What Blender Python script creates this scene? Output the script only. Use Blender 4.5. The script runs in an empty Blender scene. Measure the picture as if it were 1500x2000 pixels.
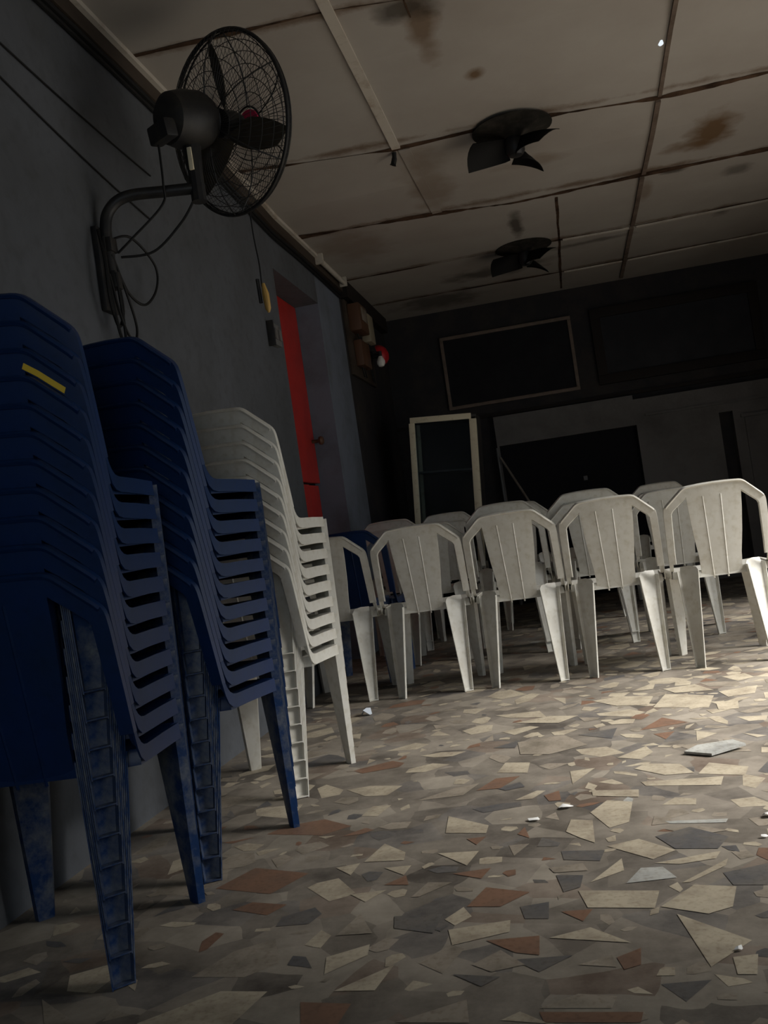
import bpy, bmesh, math, random
from mathutils import Vector, Matrix, noise
R = math.radians
PI = math.pi
random.seed(11)
scn = bpy.context.scene
COL = scn.collection

# ------------------------------------------------------------------ materials
def mat(name, base, rough=0.6, spec=0.3, metal=0.0, dirt=None, dscale=6.0, dlo=0.45, dhi=0.7, bump=0.0, bscale=40.0,
        stretch=(1, 1, 1), fine=None):
    m = bpy.data.materials.new(name); m.use_nodes = True
    nt = m.node_tree; n = nt.nodes; l = nt.links
    b = n['Principled BSDF']
    b.inputs['Base Color'].default_value = (*base, 1)
    b.inputs['Roughness'].default_value = rough
    b.inputs['Specular IOR Level'].default_value = spec
    b.inputs['Metallic'].default_value = metal
    if dirt or bump:
        tc = n.new('ShaderNodeTexCoord'); mp = n.new('ShaderNodeMapping')
        mp.inputs['Scale'].default_value = stretch
        l.new(tc.outputs['Object'], mp.inputs['Vector'])
    if dirt:
        no = n.new('ShaderNodeTexNoise'); no.inputs['Scale'].default_value = dscale
        no.inputs['Detail'].default_value = 8; no.inputs['Roughness'].default_value = 0.65
        l.new(mp.outputs[0], no.inputs['Vector'])
        rp = n.new('ShaderNodeValToRGB')
        rp.color_ramp.elements[0].position = dlo; rp.color_ramp.elements[1].position = dhi
        rp.color_ramp.elements[0].color = (*base, 1); rp.color_ramp.elements[1].color = (*dirt, 1)
        l.new(no.outputs['Fac'], rp.inputs['Fac'])
        last = rp.outputs['Color']
        if fine:
            n2 = n.new('ShaderNodeTexNoise'); n2.inputs['Scale'].default_value = dscale * 9
            n2.inputs['Detail'].default_value = 5
            l.new(mp.outputs[0], n2.inputs['Vector'])
            r2 = n.new('ShaderNodeValToRGB')
            r2.color_ramp.elements[0].position = 0.5; r2.color_ramp.elements[1].position = 0.72
            r2.color_ramp.elements[0].color = (1, 1, 1, 1); r2.color_ramp.elements[1].color = (*fine, 1)
            l.new(n2.outputs['Fac'], r2.inputs['Fac'])
            mx = n.new('ShaderNodeMix'); mx.data_type = 'RGBA'; mx.blend_type = 'MULTIPLY'
            mx.inputs['Factor'].default_value = 1.0
            l.new(last, mx.inputs[6]); l.new(r2.outputs['Color'], mx.inputs[7]); last = mx.outputs[2]
        l.new(last, b.inputs['Base Color'])
    if bump:
        nb = n.new('ShaderNodeTexNoise'); nb.inputs['Scale'].default_value = bscale; nb.inputs['Detail'].default_value = 5
        l.new(mp.outputs[0], nb.inputs['Vector'])
        bp = n.new('ShaderNodeBump'); bp.inputs['Strength'].default_value = bump; bp.inputs['Distance'].default_value = 0.01
        l.new(nb.outputs['Fac'], bp.inputs['Height']); l.new(bp.outputs['Normal'], b.inputs['Normal'])
    return m

M = {}
M['white_plastic'] = mat('white_plastic', (0.66, 0.65, 0.60), 0.42, 0.35, dirt=(0.50, 0.47, 0.40), dscale=4, dlo=0.42, dhi=0.78, fine=(0.86, 0.84, 0.79))
M['blue_plastic'] = mat('blue_plastic', (0.0045, 0.024, 0.098), 0.36, 0.28, dirt=(0.007, 0.024, 0.066), dscale=5, dlo=0.4, dhi=0.75, fine=(0.8, 0.85, 0.85))
M['blue_leg'] = mat('blue_leg_dusty', (0.006, 0.030, 0.105), 0.45, 0.3, dirt=(0.17, 0.18, 0.18), dscale=13, dlo=0.44, dhi=0.70, fine=(0.8, 0.8, 0.8))
M['yellow'] = mat('yellow_tape', (0.75, 0.50, 0.02), 0.5)
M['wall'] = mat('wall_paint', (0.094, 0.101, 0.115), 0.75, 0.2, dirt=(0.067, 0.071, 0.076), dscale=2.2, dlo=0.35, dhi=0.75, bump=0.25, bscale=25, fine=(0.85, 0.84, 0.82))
M['wall_baked_light'] = mat('wall_paint_baked_light', (0.15, 0.17, 0.21), 0.75, 0.2, dirt=(0.10, 0.11, 0.125), dscale=2.6, bump=.2, bscale=25)  # paler bluish copy of the wall paint, with light put into its colour
M['wall_dark'] = mat('wall_dark_paint_and_shade', (0.028, 0.027, 0.029), 0.8, 0.15, dirt=(0.048, 0.042, 0.038), dscale=3, bump=0.2)  # dark paint of the back wall; also the far left corner's shade as colour
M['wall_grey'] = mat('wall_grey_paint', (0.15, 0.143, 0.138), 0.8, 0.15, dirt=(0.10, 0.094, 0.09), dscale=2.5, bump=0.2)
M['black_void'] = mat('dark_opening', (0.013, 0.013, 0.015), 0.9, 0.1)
M['board_black'] = mat('board_black', (0.008, 0.008, 0.010), 0.7, 0.2, dirt=(0.014, 0.014, 0.016), dscale=4)
M['board_grey'] = mat('board_grey', (0.022, 0.023, 0.026), 0.75, 0.2, dirt=(0.036, 0.036, 0.041), dscale=2)
M['frame_brown'] = mat('frame_brown', (0.16, 0.12, 0.095), 0.6, 0.3, dirt=(0.10, 0.08, 0.06), dscale=12)
M['frame_dark'] = mat('frame_dark', (0.018, 0.014, 0.012), 0.7, 0.2)
M['wood_dark'] = mat('wood_dark', (0.055, 0.042, 0.032), 0.7, 0.2, dirt=(0.03, 0.022, 0.016), dscale=9, stretch=(1, .15, 1))
M['wood_pale'] = mat('wood_pale', (0.22, 0.19, 0.155), 0.7, 0.2, dirt=(0.12, 0.09, 0.06), dscale=9)
M['red_paint'] = mat('red_paint', (0.46, 0.028, 0.022), 0.5, 0.35, dirt=(0.33, 0.02, 0.016), dscale=4, bump=0.1)
M['black_metal'] = mat('black_metal', (0.012, 0.012, 0.013), 0.5, 0.4, dirt=(0.03, 0.027, 0.022), dscale=20)
M['wire'] = mat('guard_wire', (0.035, 0.034, 0.033), 0.5, 0.4, metal=0.3)
M['fan_black'] = mat('fan_black', (.004, .004, .004), .6, .15)
M['blade_brown'] = mat('blade_dusty', (0.045, 0.037, 0.024), 0.6, 0.3, dirt=(0.02, 0.018, 0.014), dscale=12)
M['pink'] = mat('pink_badge', (0.55, 0.03, 0.09), 0.5)
M['cable'] = mat('black_cable', (0.010, 0.010, 0.010), 0.6, 0.2)
M['yellow_plug'] = mat('amber_plastic', (0.42, 0.26, 0.07), 0.5, 0.3)
M['cream_metal'] = mat('cream_metal', (0.72, 0.64, 0.46), 0.45, 0.4, dirt=(0.42, 0.32, 0.18), dscale=22, dlo=0.55, dhi=0.75)
M['cab_dark'] = mat('cabinet_dark', (0.03, 0.027, 0.025), 0.6)
M['grey_plastic'] = mat('grey_plastic', (0.13, 0.13, 0.13), 0.5)
M['base_dark'] = mat('fan_base_dark', (0.022, 0.020, 0.017), 0.9, 0.05, dirt=(0.045, 0.040, 0.034), dscale=14)  # near-black mottled disc against the ceiling
M['bakelite'] = mat('brown_box', (0.10, 0.05, 0.028), 0.5, 0.3)
M['cream_box'] = mat('cream_box', (0.28, 0.24, 0.17), 0.5, 0.3)
M['red_bell'] = mat('red_bell', (0.42, 0.015, 0.02), 0.4, 0.4)
M['white_glass'] = mat('white_bulb', (0.75, 0.73, 0.68), 0.25, 0.5)
M['paper'] = mat('white_paper', (0.80, 0.80, 0.78), 0.7, 0.2)
M['foil'] = mat('blue_grey_wrapper', (0.45, 0.50, 0.56), 0.4, 0.4)
M['concrete'] = mat('exterior_concrete', (0.35, 0.33, 0.30), 0.9, 0.1)
# glass
g = bpy.data.materials.new('cabinet_glass'); g.use_nodes = True
nt = g.node_tree; nt.nodes.remove(nt.nodes['Principled BSDF'])
tr = nt.nodes.new('ShaderNodeBsdfTransparent'); tr.inputs[0].default_value = (.72, .78, .80, 1)
gl = nt.nodes.new('ShaderNodeBsdfGlossy'); gl.inputs['Roughness'].default_value = 0.12
fr = nt.nodes.new('ShaderNodeFresnel'); mx = nt.nodes.new('ShaderNodeMixShader')
nt.links.new(fr.outputs[0], mx.inputs[0]); nt.links.new(tr.outputs[0], mx.inputs[1]); nt.links.new(gl.outputs[0], mx.inputs[2])
nt.links.new(mx.outputs[0], nt.nodes['Material Output'].inputs['Surface'])
M['glass'] = g

def floor_base():
    m = bpy.data.materials.new('floor_cement'); m.use_nodes = True
    nt = m.node_tree; n = nt.nodes; l = nt.links; b = n['Principled BSDF']
    b.inputs['Roughness'].default_value = 0.6; b.inputs['Specular IOR Level'].default_value = 0.3
    tc = n.new('ShaderNodeTexCoord')
    warp = n.new('ShaderNodeTexNoise'); warp.inputs['Scale'].default_value = 5
    l.new(tc.outputs['Object'], warp.inputs['Vector'])
    mixv = n.new('ShaderNodeMix'); mixv.data_type = 'VECTOR'; mixv.inputs['Factor'].default_value = 0.04
    l.new(tc.outputs['Object'], mixv.inputs[4]); l.new(warp.outputs['Color'], mixv.inputs[5])
    vo = n.new('ShaderNodeTexVoronoi'); vo.inputs['Scale'].default_value = 8.5
    l.new(mixv.outputs[1], vo.inputs['Vector'])
    rp = n.new('ShaderNodeValToRGB'); cr = rp.color_ramp; cr.interpolation = 'CONSTANT'
    cols = [(0.0, (.17, .148, .12)), (.22, (.28, .245, .20)), (.42, (.095, .082, .07)), (.56, (.35, .31, .25)), (.70, (.19, .135, .10)), (.80, (.11, .105, .105)), (.92, (.23, .20, .165))]
    cr.elements[0].position = 0; cr.elements[0].color = (*cols[0][1], 1)
    cr.elements[1].position = cols[1][0]; cr.elements[1].color = (*cols[1][1], 1)
    for p, c in cols[2:]:
        e = cr.elements.new(p); e.color = (*c, 1)
    sep = n.new('ShaderNodeSeparateColor'); l.new(vo.outputs['Color'], sep.inputs[0]); l.new(sep.outputs[0], rp.inputs['Fac'])
    no = n.new('ShaderNodeTexNoise'); no.inputs['Scale'].default_value = 3.2; no.inputs['Detail'].default_value = 10; no.inputs['Roughness'].default_value = .7
    l.new(tc.outputs['Object'], no.inputs['Vector'])
    r2 = n.new('ShaderNodeValToRGB')
    r2.color_ramp.elements[0].position = .38; r2.color_ramp.elements[0].color = (.046, .038, .031, 1)
    r2.color_ramp.elements[1].position = .68; r2.color_ramp.elements[1].color = (.36, .32, .265, 1)
    l.new(no.outputs['Fac'], r2.inputs['Fac'])
    mx = n.new('ShaderNodeMix'); mx.data_type = 'RGBA'; mx.inputs['Factor'].default_value = .55
    l.new(rp.outputs['Color'], mx.inputs[6]); l.new(r2.outputs['Color'], mx.inputs[7])
    l.new(mx.outputs[2], b.inputs['Base Color'])
    bp = n.new('ShaderNodeBump'); bp.inputs['Strength'].default_value = .25; bp.inputs['Distance'].default_value = .006
    l.new(no.outputs['Fac'], bp.inputs['Height']); l.new(bp.outputs['Normal'], b.inputs['Normal'])
    return m
M['floor'] = floor_base()
def shard_mat(name, c, d, rough=.5):
    return mat(name, c, rough, .35, dirt=d, dscale=9, dlo=.42, dhi=.72, fine=(.75, .72, .68))
SH = [shard_mat('shard_cream', (.44, .385, .29), (.24, .20, .15)), shard_mat('shard_tan', (.29, .25, .20), (.15, .13, .10)),
      shard_mat('shard_terracotta', (.20, .115, .075), (.14, .09, .065)), shard_mat('shard_slate', (.095, .092, .092), (.15, .135, .115)),
      shard_mat('shard_marble', (.42, .42, .39), (.2, .2, .19))]

def ceiling_mat():
    m = bpy.data.materials.new('ceiling_board'); m.use_nodes = True
    nt = m.node_tree; n = nt.nodes; l = nt.links; b = n['Principled BSDF']
    b.inputs['Roughness'].default_value = .8; b.inputs['Specular IOR Level'].default_value = .15
    tc = n.new('ShaderNodeTexCoord')
    no = n.new('ShaderNodeTexNoise'); no.inputs['Scale'].default_value = 1.3; no.inputs['Detail'].default_value = 9; no.inputs['Roughness'].default_value = .6
    l.new(tc.outputs['Object'], no.inputs['Vector'])
    rp = n.new('ShaderNodeValToRGB')
    rp.color_ramp.elements[0].position = .3; rp.color_ramp.elements[0].color = (.37, .343, .308, 1)
    rp.color_ramp.elements[1].position = .72; rp.color_ramp.elements[1].color = (.295, .262, .232, 1)
    l.new(no.outputs['Fac'], rp.inputs['Fac'])
    last = rp.outputs['Color']
    # water stains, each with its own place, size and ragged edge: x, y, rx, ry, strength, colour
    wn = n.new('ShaderNodeTexNoise'); wn.inputs['Scale'].default_value = 7; wn.inputs['Detail'].default_value = 6
    l.new(tc.outputs['Object'], wn.inputs['Vector'])
    brown = (.13, .075, .035); dark = (.035, .028, .02)
    for (x, y, rx, ry, s, c) in [(1.02, 5.50, .13, .26, .95, brown), (.93, 5.62, .17, .09, .8, brown), (-.165, 4.31, .045, .05, .9, brown), (-.33, 3.80, .07, .32, .75, brown), (-.36, 3.68, .16, .10, .8, dark),
                                 (-.55, 5.35, .14, .50, .45, brown), (.06, 5.35, .2, .08, .4, brown), (-.12, 6.45, .05, .28, .8, dark), (-.35, 7.55, .45, .18, .7, dark),
                                 (.35, 7.25, .35, .06, .6, dark), (1.28, 6.25, .10, .1, .55, dark), (.88, 6.02, .10, .045, .8, dark), (-.9, 8.2, .4, .3, .6, dark),
                                 (1.3, 7.1, .06, .16, .5, dark), (-1.2, 6.2, .25, .4, .35, brown), (.72, 6.3, .05, .25, .5, brown)]:
        mp = n.new('ShaderNodeMapping'); mp.vector_type = 'POINT'
        mp.inputs['Location'].default_value = (-x / rx, -y / ry, 0); mp.inputs['Scale'].default_value = (1 / rx, 1 / ry, 0)
        l.new(tc.outputs['Object'], mp.inputs['Vector'])
        ln = n.new('ShaderNodeVectorMath'); ln.operation = 'LENGTH'; l.new(mp.outputs[0], ln.inputs[0])
        ad = n.new('ShaderNodeMath'); ad.operation = 'MULTIPLY_ADD'; ad.inputs[1].default_value = 1.6
        l.new(wn.outputs['Fac'], ad.inputs[0]); l.new(ln.outputs['Value'], ad.inputs[2])
        mr = n.new('ShaderNodeMapRange'); mr.inputs['From Min'].default_value = 1.2; mr.inputs['From Max'].default_value = 1.95
        mr.inputs['To Min'].default_value = s; mr.inputs['To Max'].default_value = 0
        l.new(ad.outputs[0], mr.inputs['Value'])
        mx = n.new('ShaderNodeMix'); mx.data_type = 'RGBA'
        l.new(mr.outputs[0], mx.inputs['Factor']); l.new(last, mx.inputs[6]); mx.inputs[7].default_value = (*c, 1)
        last = mx.outputs[2]
    sp = n.new('ShaderNodeSeparateXYZ'); l.new(tc.outputs['Object'], sp.inputs[0])
    hn = n.new('ShaderNodeTexNoise'); hn.inputs['Scale'].default_value = 2.6; hn.inputs['Detail'].default_value = 8; hn.inputs['Roughness'].default_value = .7
    l.new(tc.outputs['Object'], hn.inputs['Vector'])
    for (sl_, y0, wd) in ((.065, 3.62, .07), (.065, 4.80, .09), (.055, 5.87, .10), (.03, 7.0, .10), (.03, 7.95, .10)):
        a1 = n.new('ShaderNodeMath'); a1.operation = 'MULTIPLY_ADD'; a1.inputs[1].default_value = -sl_; l.new(sp.outputs[0], a1.inputs[0]); l.new(sp.outputs[1], a1.inputs[2])
        a2 = n.new('ShaderNodeMath'); a2.operation = 'SUBTRACT'; a2.inputs[1].default_value = y0; l.new(a1.outputs[0], a2.inputs[0])
        a3 = n.new('ShaderNodeMath'); a3.operation = 'ABSOLUTE'; l.new(a2.outputs[0], a3.inputs[0])
        a4 = n.new('ShaderNodeMapRange'); a4.inputs['From Min'].default_value = 0; a4.inputs['From Max'].default_value = wd; a4.inputs['To Min'].default_value = .42; a4.inputs['To Max'].default_value = 0
        l.new(a3.outputs[0], a4.inputs['Value'])
        a5 = n.new('ShaderNodeMath'); a5.operation = 'ADD'; l.new(a4.outputs[0], a5.inputs[0]); l.new(hn.outputs['Fac'], a5.inputs[1])
        a6 = n.new('ShaderNodeMapRange'); a6.inputs['From Min'].default_value = .72; a6.inputs['From Max'].default_value = .95; a6.inputs['To Max'].default_value = .75
        l.new(a5.outputs[0], a6.inputs['Value'])
        mx = n.new('ShaderNodeMix'); mx.data_type = 'RGBA'
        l.new(a6.outputs[0], mx.inputs['Factor']); l.new(last, mx.inputs[6]); mx.inputs[7].default_value = (.11, .065, .035, 1); last = mx.outputs[2]
    l.new(last, b.inputs['Base Color'])
    return m
M['ceiling'] = ceiling_mat()
M['crack'] = mat('ceiling_crack', (.03, .018, .012), .9, .05, dirt=(.09, .055, .035), dscale=7, dlo=.4, dhi=.6)
M['batten'] = mat('ceiling_batten', (.46, .42, .36), .75, .15, dirt=(.25, .18, .12), dscale=6, dlo=.5, dhi=.75)
M['batten_dark'] = mat('ceiling_batten_dark', (.16, .12, .095), .75, .15, dirt=(.07, .05, .035), dscale=6, dlo=.4, dhi=.7)

# ------------------------------------------------------------------ mesh helpers
def sharpen(me, ang=35):
    bm = bmesh.new(); bm.from_mesh(me)
    for f in bm.faces: f.smooth = True
    for e in bm.edges:
        if len(e.link_faces) == 2 and e.calc_face_angle(0) > R(ang): e.smooth = False
        elif len(e.link_faces) != 2: e.smooth = False
    bm.to_mesh(me); bm.free()

def make_mesh(name, bm, mats, smooth=True):
    bmesh.ops.recalc_face_normals(bm, faces=bm.faces[:])
    me = bpy.data.meshes.new(name); bm.to_mesh(me); bm.free()
    for m in (mats if isinstance(mats, (list, tuple)) else [mats]): me.materials.append(m)
    if smooth: sharpen(me)
    return me

def obj(name, bm, mats, parent=None, loc=None, smooth=True):
    me = bm if isinstance(bm, bpy.types.Mesh) else make_mesh(name, bm, mats, smooth)
    o = bpy.data.objects.new(name, me); COL.objects.link(o)
    if parent: o.parent = parent
    if loc: o.location = loc
    return o

def thing(name, label, cat, loc=(0, 0, 0), rz=0, group=None):
    o = bpy.data.objects.new(name, None); COL.objects.link(o)
    o.empty_display_size = .1
    o.location = loc; o.rotation_euler = (0, 0, rz)
    tag(o, label, cat, group); return o

def tag(o, label, cat, group=None):
    o['label'] = label; o['category'] = cat
    if group: o['group'] = group
    return o

def struct(name, bm, mats, parent=None, smooth=False):
    o = obj(name, bm, mats, parent, smooth=smooth)
    if not parent: o['kind'] = 'structure'
    return o

def box(bm, x0, x1, y0, y1, z0, z1, bev=0, mi=0, mtx=None):
    vs = [bm.verts.new((x, y, z)) for z in (z0, z1) for y in (y0, y1) for x in (x0, x1)]
    fs = [bm.faces.new([vs[i] for i in f]) for f in ((0, 2, 3, 1), (4, 5, 7, 6), (0, 1, 5, 4), (2, 6, 7, 3), (0, 4, 6, 2), (1, 3, 7, 5))]
    for f in fs: f.material_index = mi
    if mtx: bmesh.ops.transform(bm, matrix=mtx, verts=vs)
    if bev:
        es = list({e for f in fs for e in f.edges})
        r = bmesh.ops.bevel(bm, geom=es, offset=bev, segments=2, affect='EDGES', profile=.6)
        for f in r['faces']: f.material_index = mi
    return bm

def tube(bm, pts, r, n=8, cap=True, mi=0, closed=False):
    pts = [Vector(p) for p in pts]; rings = []
    rad = r if isinstance(r, (list, tuple)) else [r] * len(pts)
    N = len(pts); prev = None
    for i, p in enumerate(pts):
        a = pts[(i - 1) % N] if (closed or i > 0) else p
        c = pts[(i + 1) % N] if (closed or i < N - 1) else p
        d = (c - a); d = d.normalized() if d.length > 1e-9 else Vector((0, 0, 1))
        if prev is None:
            u = d.cross(Vector((0, 0, 1)))
            if u.length < .05: u = d.cross(Vector((0, 1, 0)))
        else: u = prev - d * prev.dot(d)
        u.normalize(); prev = u; w = d.cross(u)
        rings.append([bm.verts.new(p + (u * math.cos(2 * PI * k / n) + w * math.sin(2 * PI * k / n)) * rad[i]) for k in range(n)])
    for i in range(N if closed else N - 1):
        A, B = rings[i], rings[(i + 1) % N]
        for k in range(n):
            f = bm.faces.new((A[k], A[(k + 1) % n], B[(k + 1) % n], B[k])); f.material_index = mi
    if cap and not closed:
        bm.faces.new(rings[0]).material_index = mi; bm.faces.new(rings[-1]).material_index = mi
    return bm

def lathe(bm, prof, n=32, mtx=None, mi=0):
    rings = []; allv = []
    for (r, z) in prof:
        if r < 1e-6: ring = [bm.verts.new((0, 0, z))]
        else: ring = [bm.verts.new((r * math.cos(2 * PI * k / n), r * math.sin(2 * PI * k / n), z)) for k in range(n)]
        rings.append(ring); allv += ring
    for A, B in zip(rings, rings[1:]):
        for k in range(n):
            q = [A[k % len(A)], A[(k + 1) % len(A)], B[(k + 1) % len(B)], B[k % len(B)]]
            q2 = []
            for v in q:
                if v not in q2: q2.append(v)
            if len(q2) > 2: bm.faces.new(q2).material_index = mi
    if mtx: bmesh.ops.transform(bm, matrix=mtx, verts=allv)
    return bm

def smooth_path(pts, k=6):
    P = [Vector(p) for p in pts]; out = []
    for i in range(len(P) - 1):
        p0 = P[max(0, i - 1)]; p1 = P[i]; p2 = P[i + 1]; p3 = P[min(len(P) - 1, i + 2)]
        for j in range(k):
            t = j / k
            out.append(.5 * ((2 * p1) + (p2 - p0) * t + (2 * p0 - 5 * p1 + 4 * p2 - p3) * t * t + (3 * p1 - p0 - 3 * p2 + p3) * t ** 3))
    out.append(P[-1]); return out

def solid(bm, th, mats, name, off=0.0):
    """thicken an open surface and return the finished mesh"""
    bmesh.ops.remove_doubles(bm, verts=bm.verts[:], dist=1e-5)
    bmesh.ops.recalc_face_normals(bm, faces=bm.faces[:])
    me = bpy.data.meshes.new(name + '_raw'); bm.to_mesh(me); bm.free()
    o = bpy.data.objects.new('tmp', me); COL.objects.link(o)
    md = o.modifiers.new('s', 'SOLIDIFY'); md.thickness = th; md.offset = off; md.use_even_offset = False
    dg = bpy.context.evaluated_depsgraph_get(); dg.update()
    m2 = bpy.data.meshes.new_from_object(o.evaluated_get(dg)); m2.name = name
    bpy.data.objects.remove(o); bpy.data.meshes.remove(me)
    for m in (mats if isinstance(mats, (list, tuple)) else [mats]): m2.materials.append(m)
    sharpen(m2); return m2

# ------------------------------------------------------------------ the chair
ZS = .44                      # seat height
def yb(x, z):                 # surface of the leaning backrest
    return -.150 - .24 * (z - ZS) - .018 * max(0, 1 - (x / .23) ** 2)

def back_mesh(mats):
    bm = bmesh.new()
    def V(x, z, f=0): return bm.verts.new((x, yb(x, z) + f, z))
    def strip(A, B, fa=0, fb=0, n=1):
        """quads between two polylines of (x, z)"""
        cols = []
        for (a, b) in zip(A, B):
            cols.append([V(a[0] + (b[0] - a[0]) * t / n, a[1] + (b[1] - a[1]) * t / n, fa + (fb - fa) * t / n) for t in range(n + 1)])
        for c, d in zip(cols, cols[1:]):
            for t in range(n): bm.faces.new((c[t], d[t], d[t + 1], c[t + 1]))
    def arc(p, r, n=3):
        """round the inner corners of a polyline"""
        out = [p[0]]
        for i in range(1, len(p) - 1):
            a = Vector(p[i - 1]); b = Vector(p[i]); c = Vector(p[i + 1])
            u = (a - b).normalized() * r; w = (c - b).normalized() * r
            for t in range(n + 1):
                s = t / n; out.append(tuple((b + u) * (1 - s) ** 2 + b * 2 * s * (1 - s) + (b + w) * s * s))
        out.append(p[-1]); return out
    for s in (1, -1):
        # rim: stile, bevelled shoulder and half of the top band
        outer = [(s * .230, .478), (s * .230, .55), (s * .229, .70), (s * .226, .742), (s * .132, .826), (s * .06, .831), (0, .832)]
        inner = [(s * .203, .478), (s * .202, .55), (s * .198, .70), (s * .195, .722), (s * .121, .783), (s * .06, .79), (0, .79)]
        o2 = arc(outer, .018); i2 = arc(inner, .012)
        strip(o2, i2, 0, 0, 2)
        # turned edge of the rim, facing forwards, and the flange round the cut-out
        strip(o2, [(x * 1.004, z + .002) for x, z in o2], 0, .014, 1)
        lip = [q for q in o2 if q[1] > .74]                  # rolled lip along the top edge
        strip(lip, [(x * .995, z - .004) for x, z in lip], 0, -.007, 1)
        strip([(x * .995, z - .004) for x, z in lip], [(x * .985, z - .008) for x, z in lip], -.007, -.0035, 1)
        cut = [(s * .203, .478), (s * .202, .55), (s * .198, .70), (s * .195, .722), (s * .121, .783)]
        c2 = arc(cut, .012)
        strip(c2, [(x - s * .003, z - .002) for x, z in c2], 0, .012, 1)
    # centre panel
    zs = [.79, .70, .60, .50, .44, .405]
    hw = [.121, .116, .107, .094, .091, .089]
    rows = [[V(-w + 2 * w * t / 10, z) for t in range(11)] for z, w in zip(zs, hw)]
    for a, b in zip(rows, rows[1:]):
        for t in range(10): bm.faces.new((a[t], a[t + 1], b[t + 1], b[t]))
    for s in (1, -1):
        strip([(s * w, z) for z, w in zip(zs, hw)], [(s * (w - .001), z) for z, w in zip(zs, hw)], 0, .012, 1)
    me = solid(bm, .004, mats, 'backrest')
    # ribs down the rear face
    bm = bmesh.new(); bm.from_mesh(me)
    for rx0, rx1 in ((-.050, -.038), (.030, .026)):
        L = []
        for z in (.775, .65, .52, .44, .392):
            t = (.775 - z) / .383; x = rx0 + (rx1 - rx0) * t; y = yb(x, z) - .002
            L.append([bm.verts.new((x - .004, y, z)), bm.verts.new((x, y - .003, z)), bm.verts.new((x + .004, y, z))])
        for a, b in zip(L, L[1:]):
            for k in range(2): bm.faces.new((a[k], a[k + 1], b[k + 1], b[k]))
        bm.faces.new(L[0]); bm.faces.new(L[-1])
    bm.to_mesh(me); bm.free(); sharpen(me)
    return me

def seat_mesh(mats):
    bm = bmesh.new()
    NX, NY = 12, 22
    Y0, Y1 = -.155, .205
    def hwid(y): 
        t = (y - Y0) / (Y1 - Y0); w = .214 + .006 * t
        for (xa, ya, xb, yb2) in ((.106, -.164, .184, -.112), (.138, .197, .214, .140)):      # corners notched for the legs
            lim = xa + (y - ya) * (xb - xa) / (yb2 - ya)
            if (ya < 0 and y < yb2) or (ya > 0 and y > yb2): w = min(w, max(lim, xa))
        return w
    def top(x, y):
        t = (y - Y0) / (Y1 - Y0); u = abs(x) / hwid(y)
        dish = -.012 * (1 - u ** 4) * math.sin(PI * min(1, t * 1.05)) if t < .95 else 0
        fall = -.018 * max(0, (t - .8) / .2) ** 2
        return ZS + dish + fall - .006 * (1 - t)
    g = []
    for j in range(NY + 1):
        y = Y0 + (Y1 - Y0) * j / NY
        g.append([bm.verts.new((hwid(y) * (-1 + 2 * i / NX), y, top(hwid(y) * (-1 + 2 * i / NX), y))) for i in range(NX + 1)])
    for j in range(NY):
        for i in range(NX): bm.faces.new((g[j][i], g[j][i + 1], g[j + 1][i + 1], g[j + 1][i]))
    # skirt all round, flaring a little outwards
    loop = [g[0][i] for i in range(NX + 1)] + [g[j][NX] for j in range(1, NY + 1)] + [g[NY][i] for i in range(NX - 1, -1, -1)] + [g[j][0] for j in range(NY - 1, 0, -1)]
    low = []; mid = []; NL = len(loop)
    for k, v in enumerate(loop):
        d = loop[(k + 1) % NL].co - loop[k - 1].co; n = Vector((d.y, -d.x, 0)).normalized()
        mid.append(bm.verts.new(v.co + n * .004 + Vector((0, 0, -.006))))
        low.append(bm.verts.new(v.co + n * .006 + Vector((0, 0, -.032))))
    N = len(loop)
    for k in range(N):
        q = (k + 1) % N
        bm.faces.new((loop[k], loop[q], mid[q], mid[k])); bm.faces.new((mid[k], mid[q], low[q], low[k]))
    # curved corner carrying each stile down into the side of the seat
    for s in (1, -1):
        lo = [(-.1645, .50), (-.158, .47), (-.150, .445), (-.138, .424), (-.118, .411), (-.09, .407), (.02, .406), (.14, .404)]
        hi = [(-.150, .50), (-.144, .480), (-.136, .464), (-.124, .451), (-.108, .443), (-.088, .440), (.02, .440), (.14, .438)]
        n = len(lo)
        va = [bm.verts.new((s * .2285, y, z)) for y, z in hi]; vb = [bm.verts.new((s * .2295, y, z)) for y, z in lo]
        vc = [bm.verts.new((s * .212, y, z - .001)) for y, z in hi]
        for i in range(n - 1):
            bm.faces.new((va[i], va[i + 1], vb[i + 1], vb[i])); bm.faces.new((va[i], va[i + 1], vc[i + 1], vc[i]))
    return solid(bm, .004, mats, 'seat')

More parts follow.
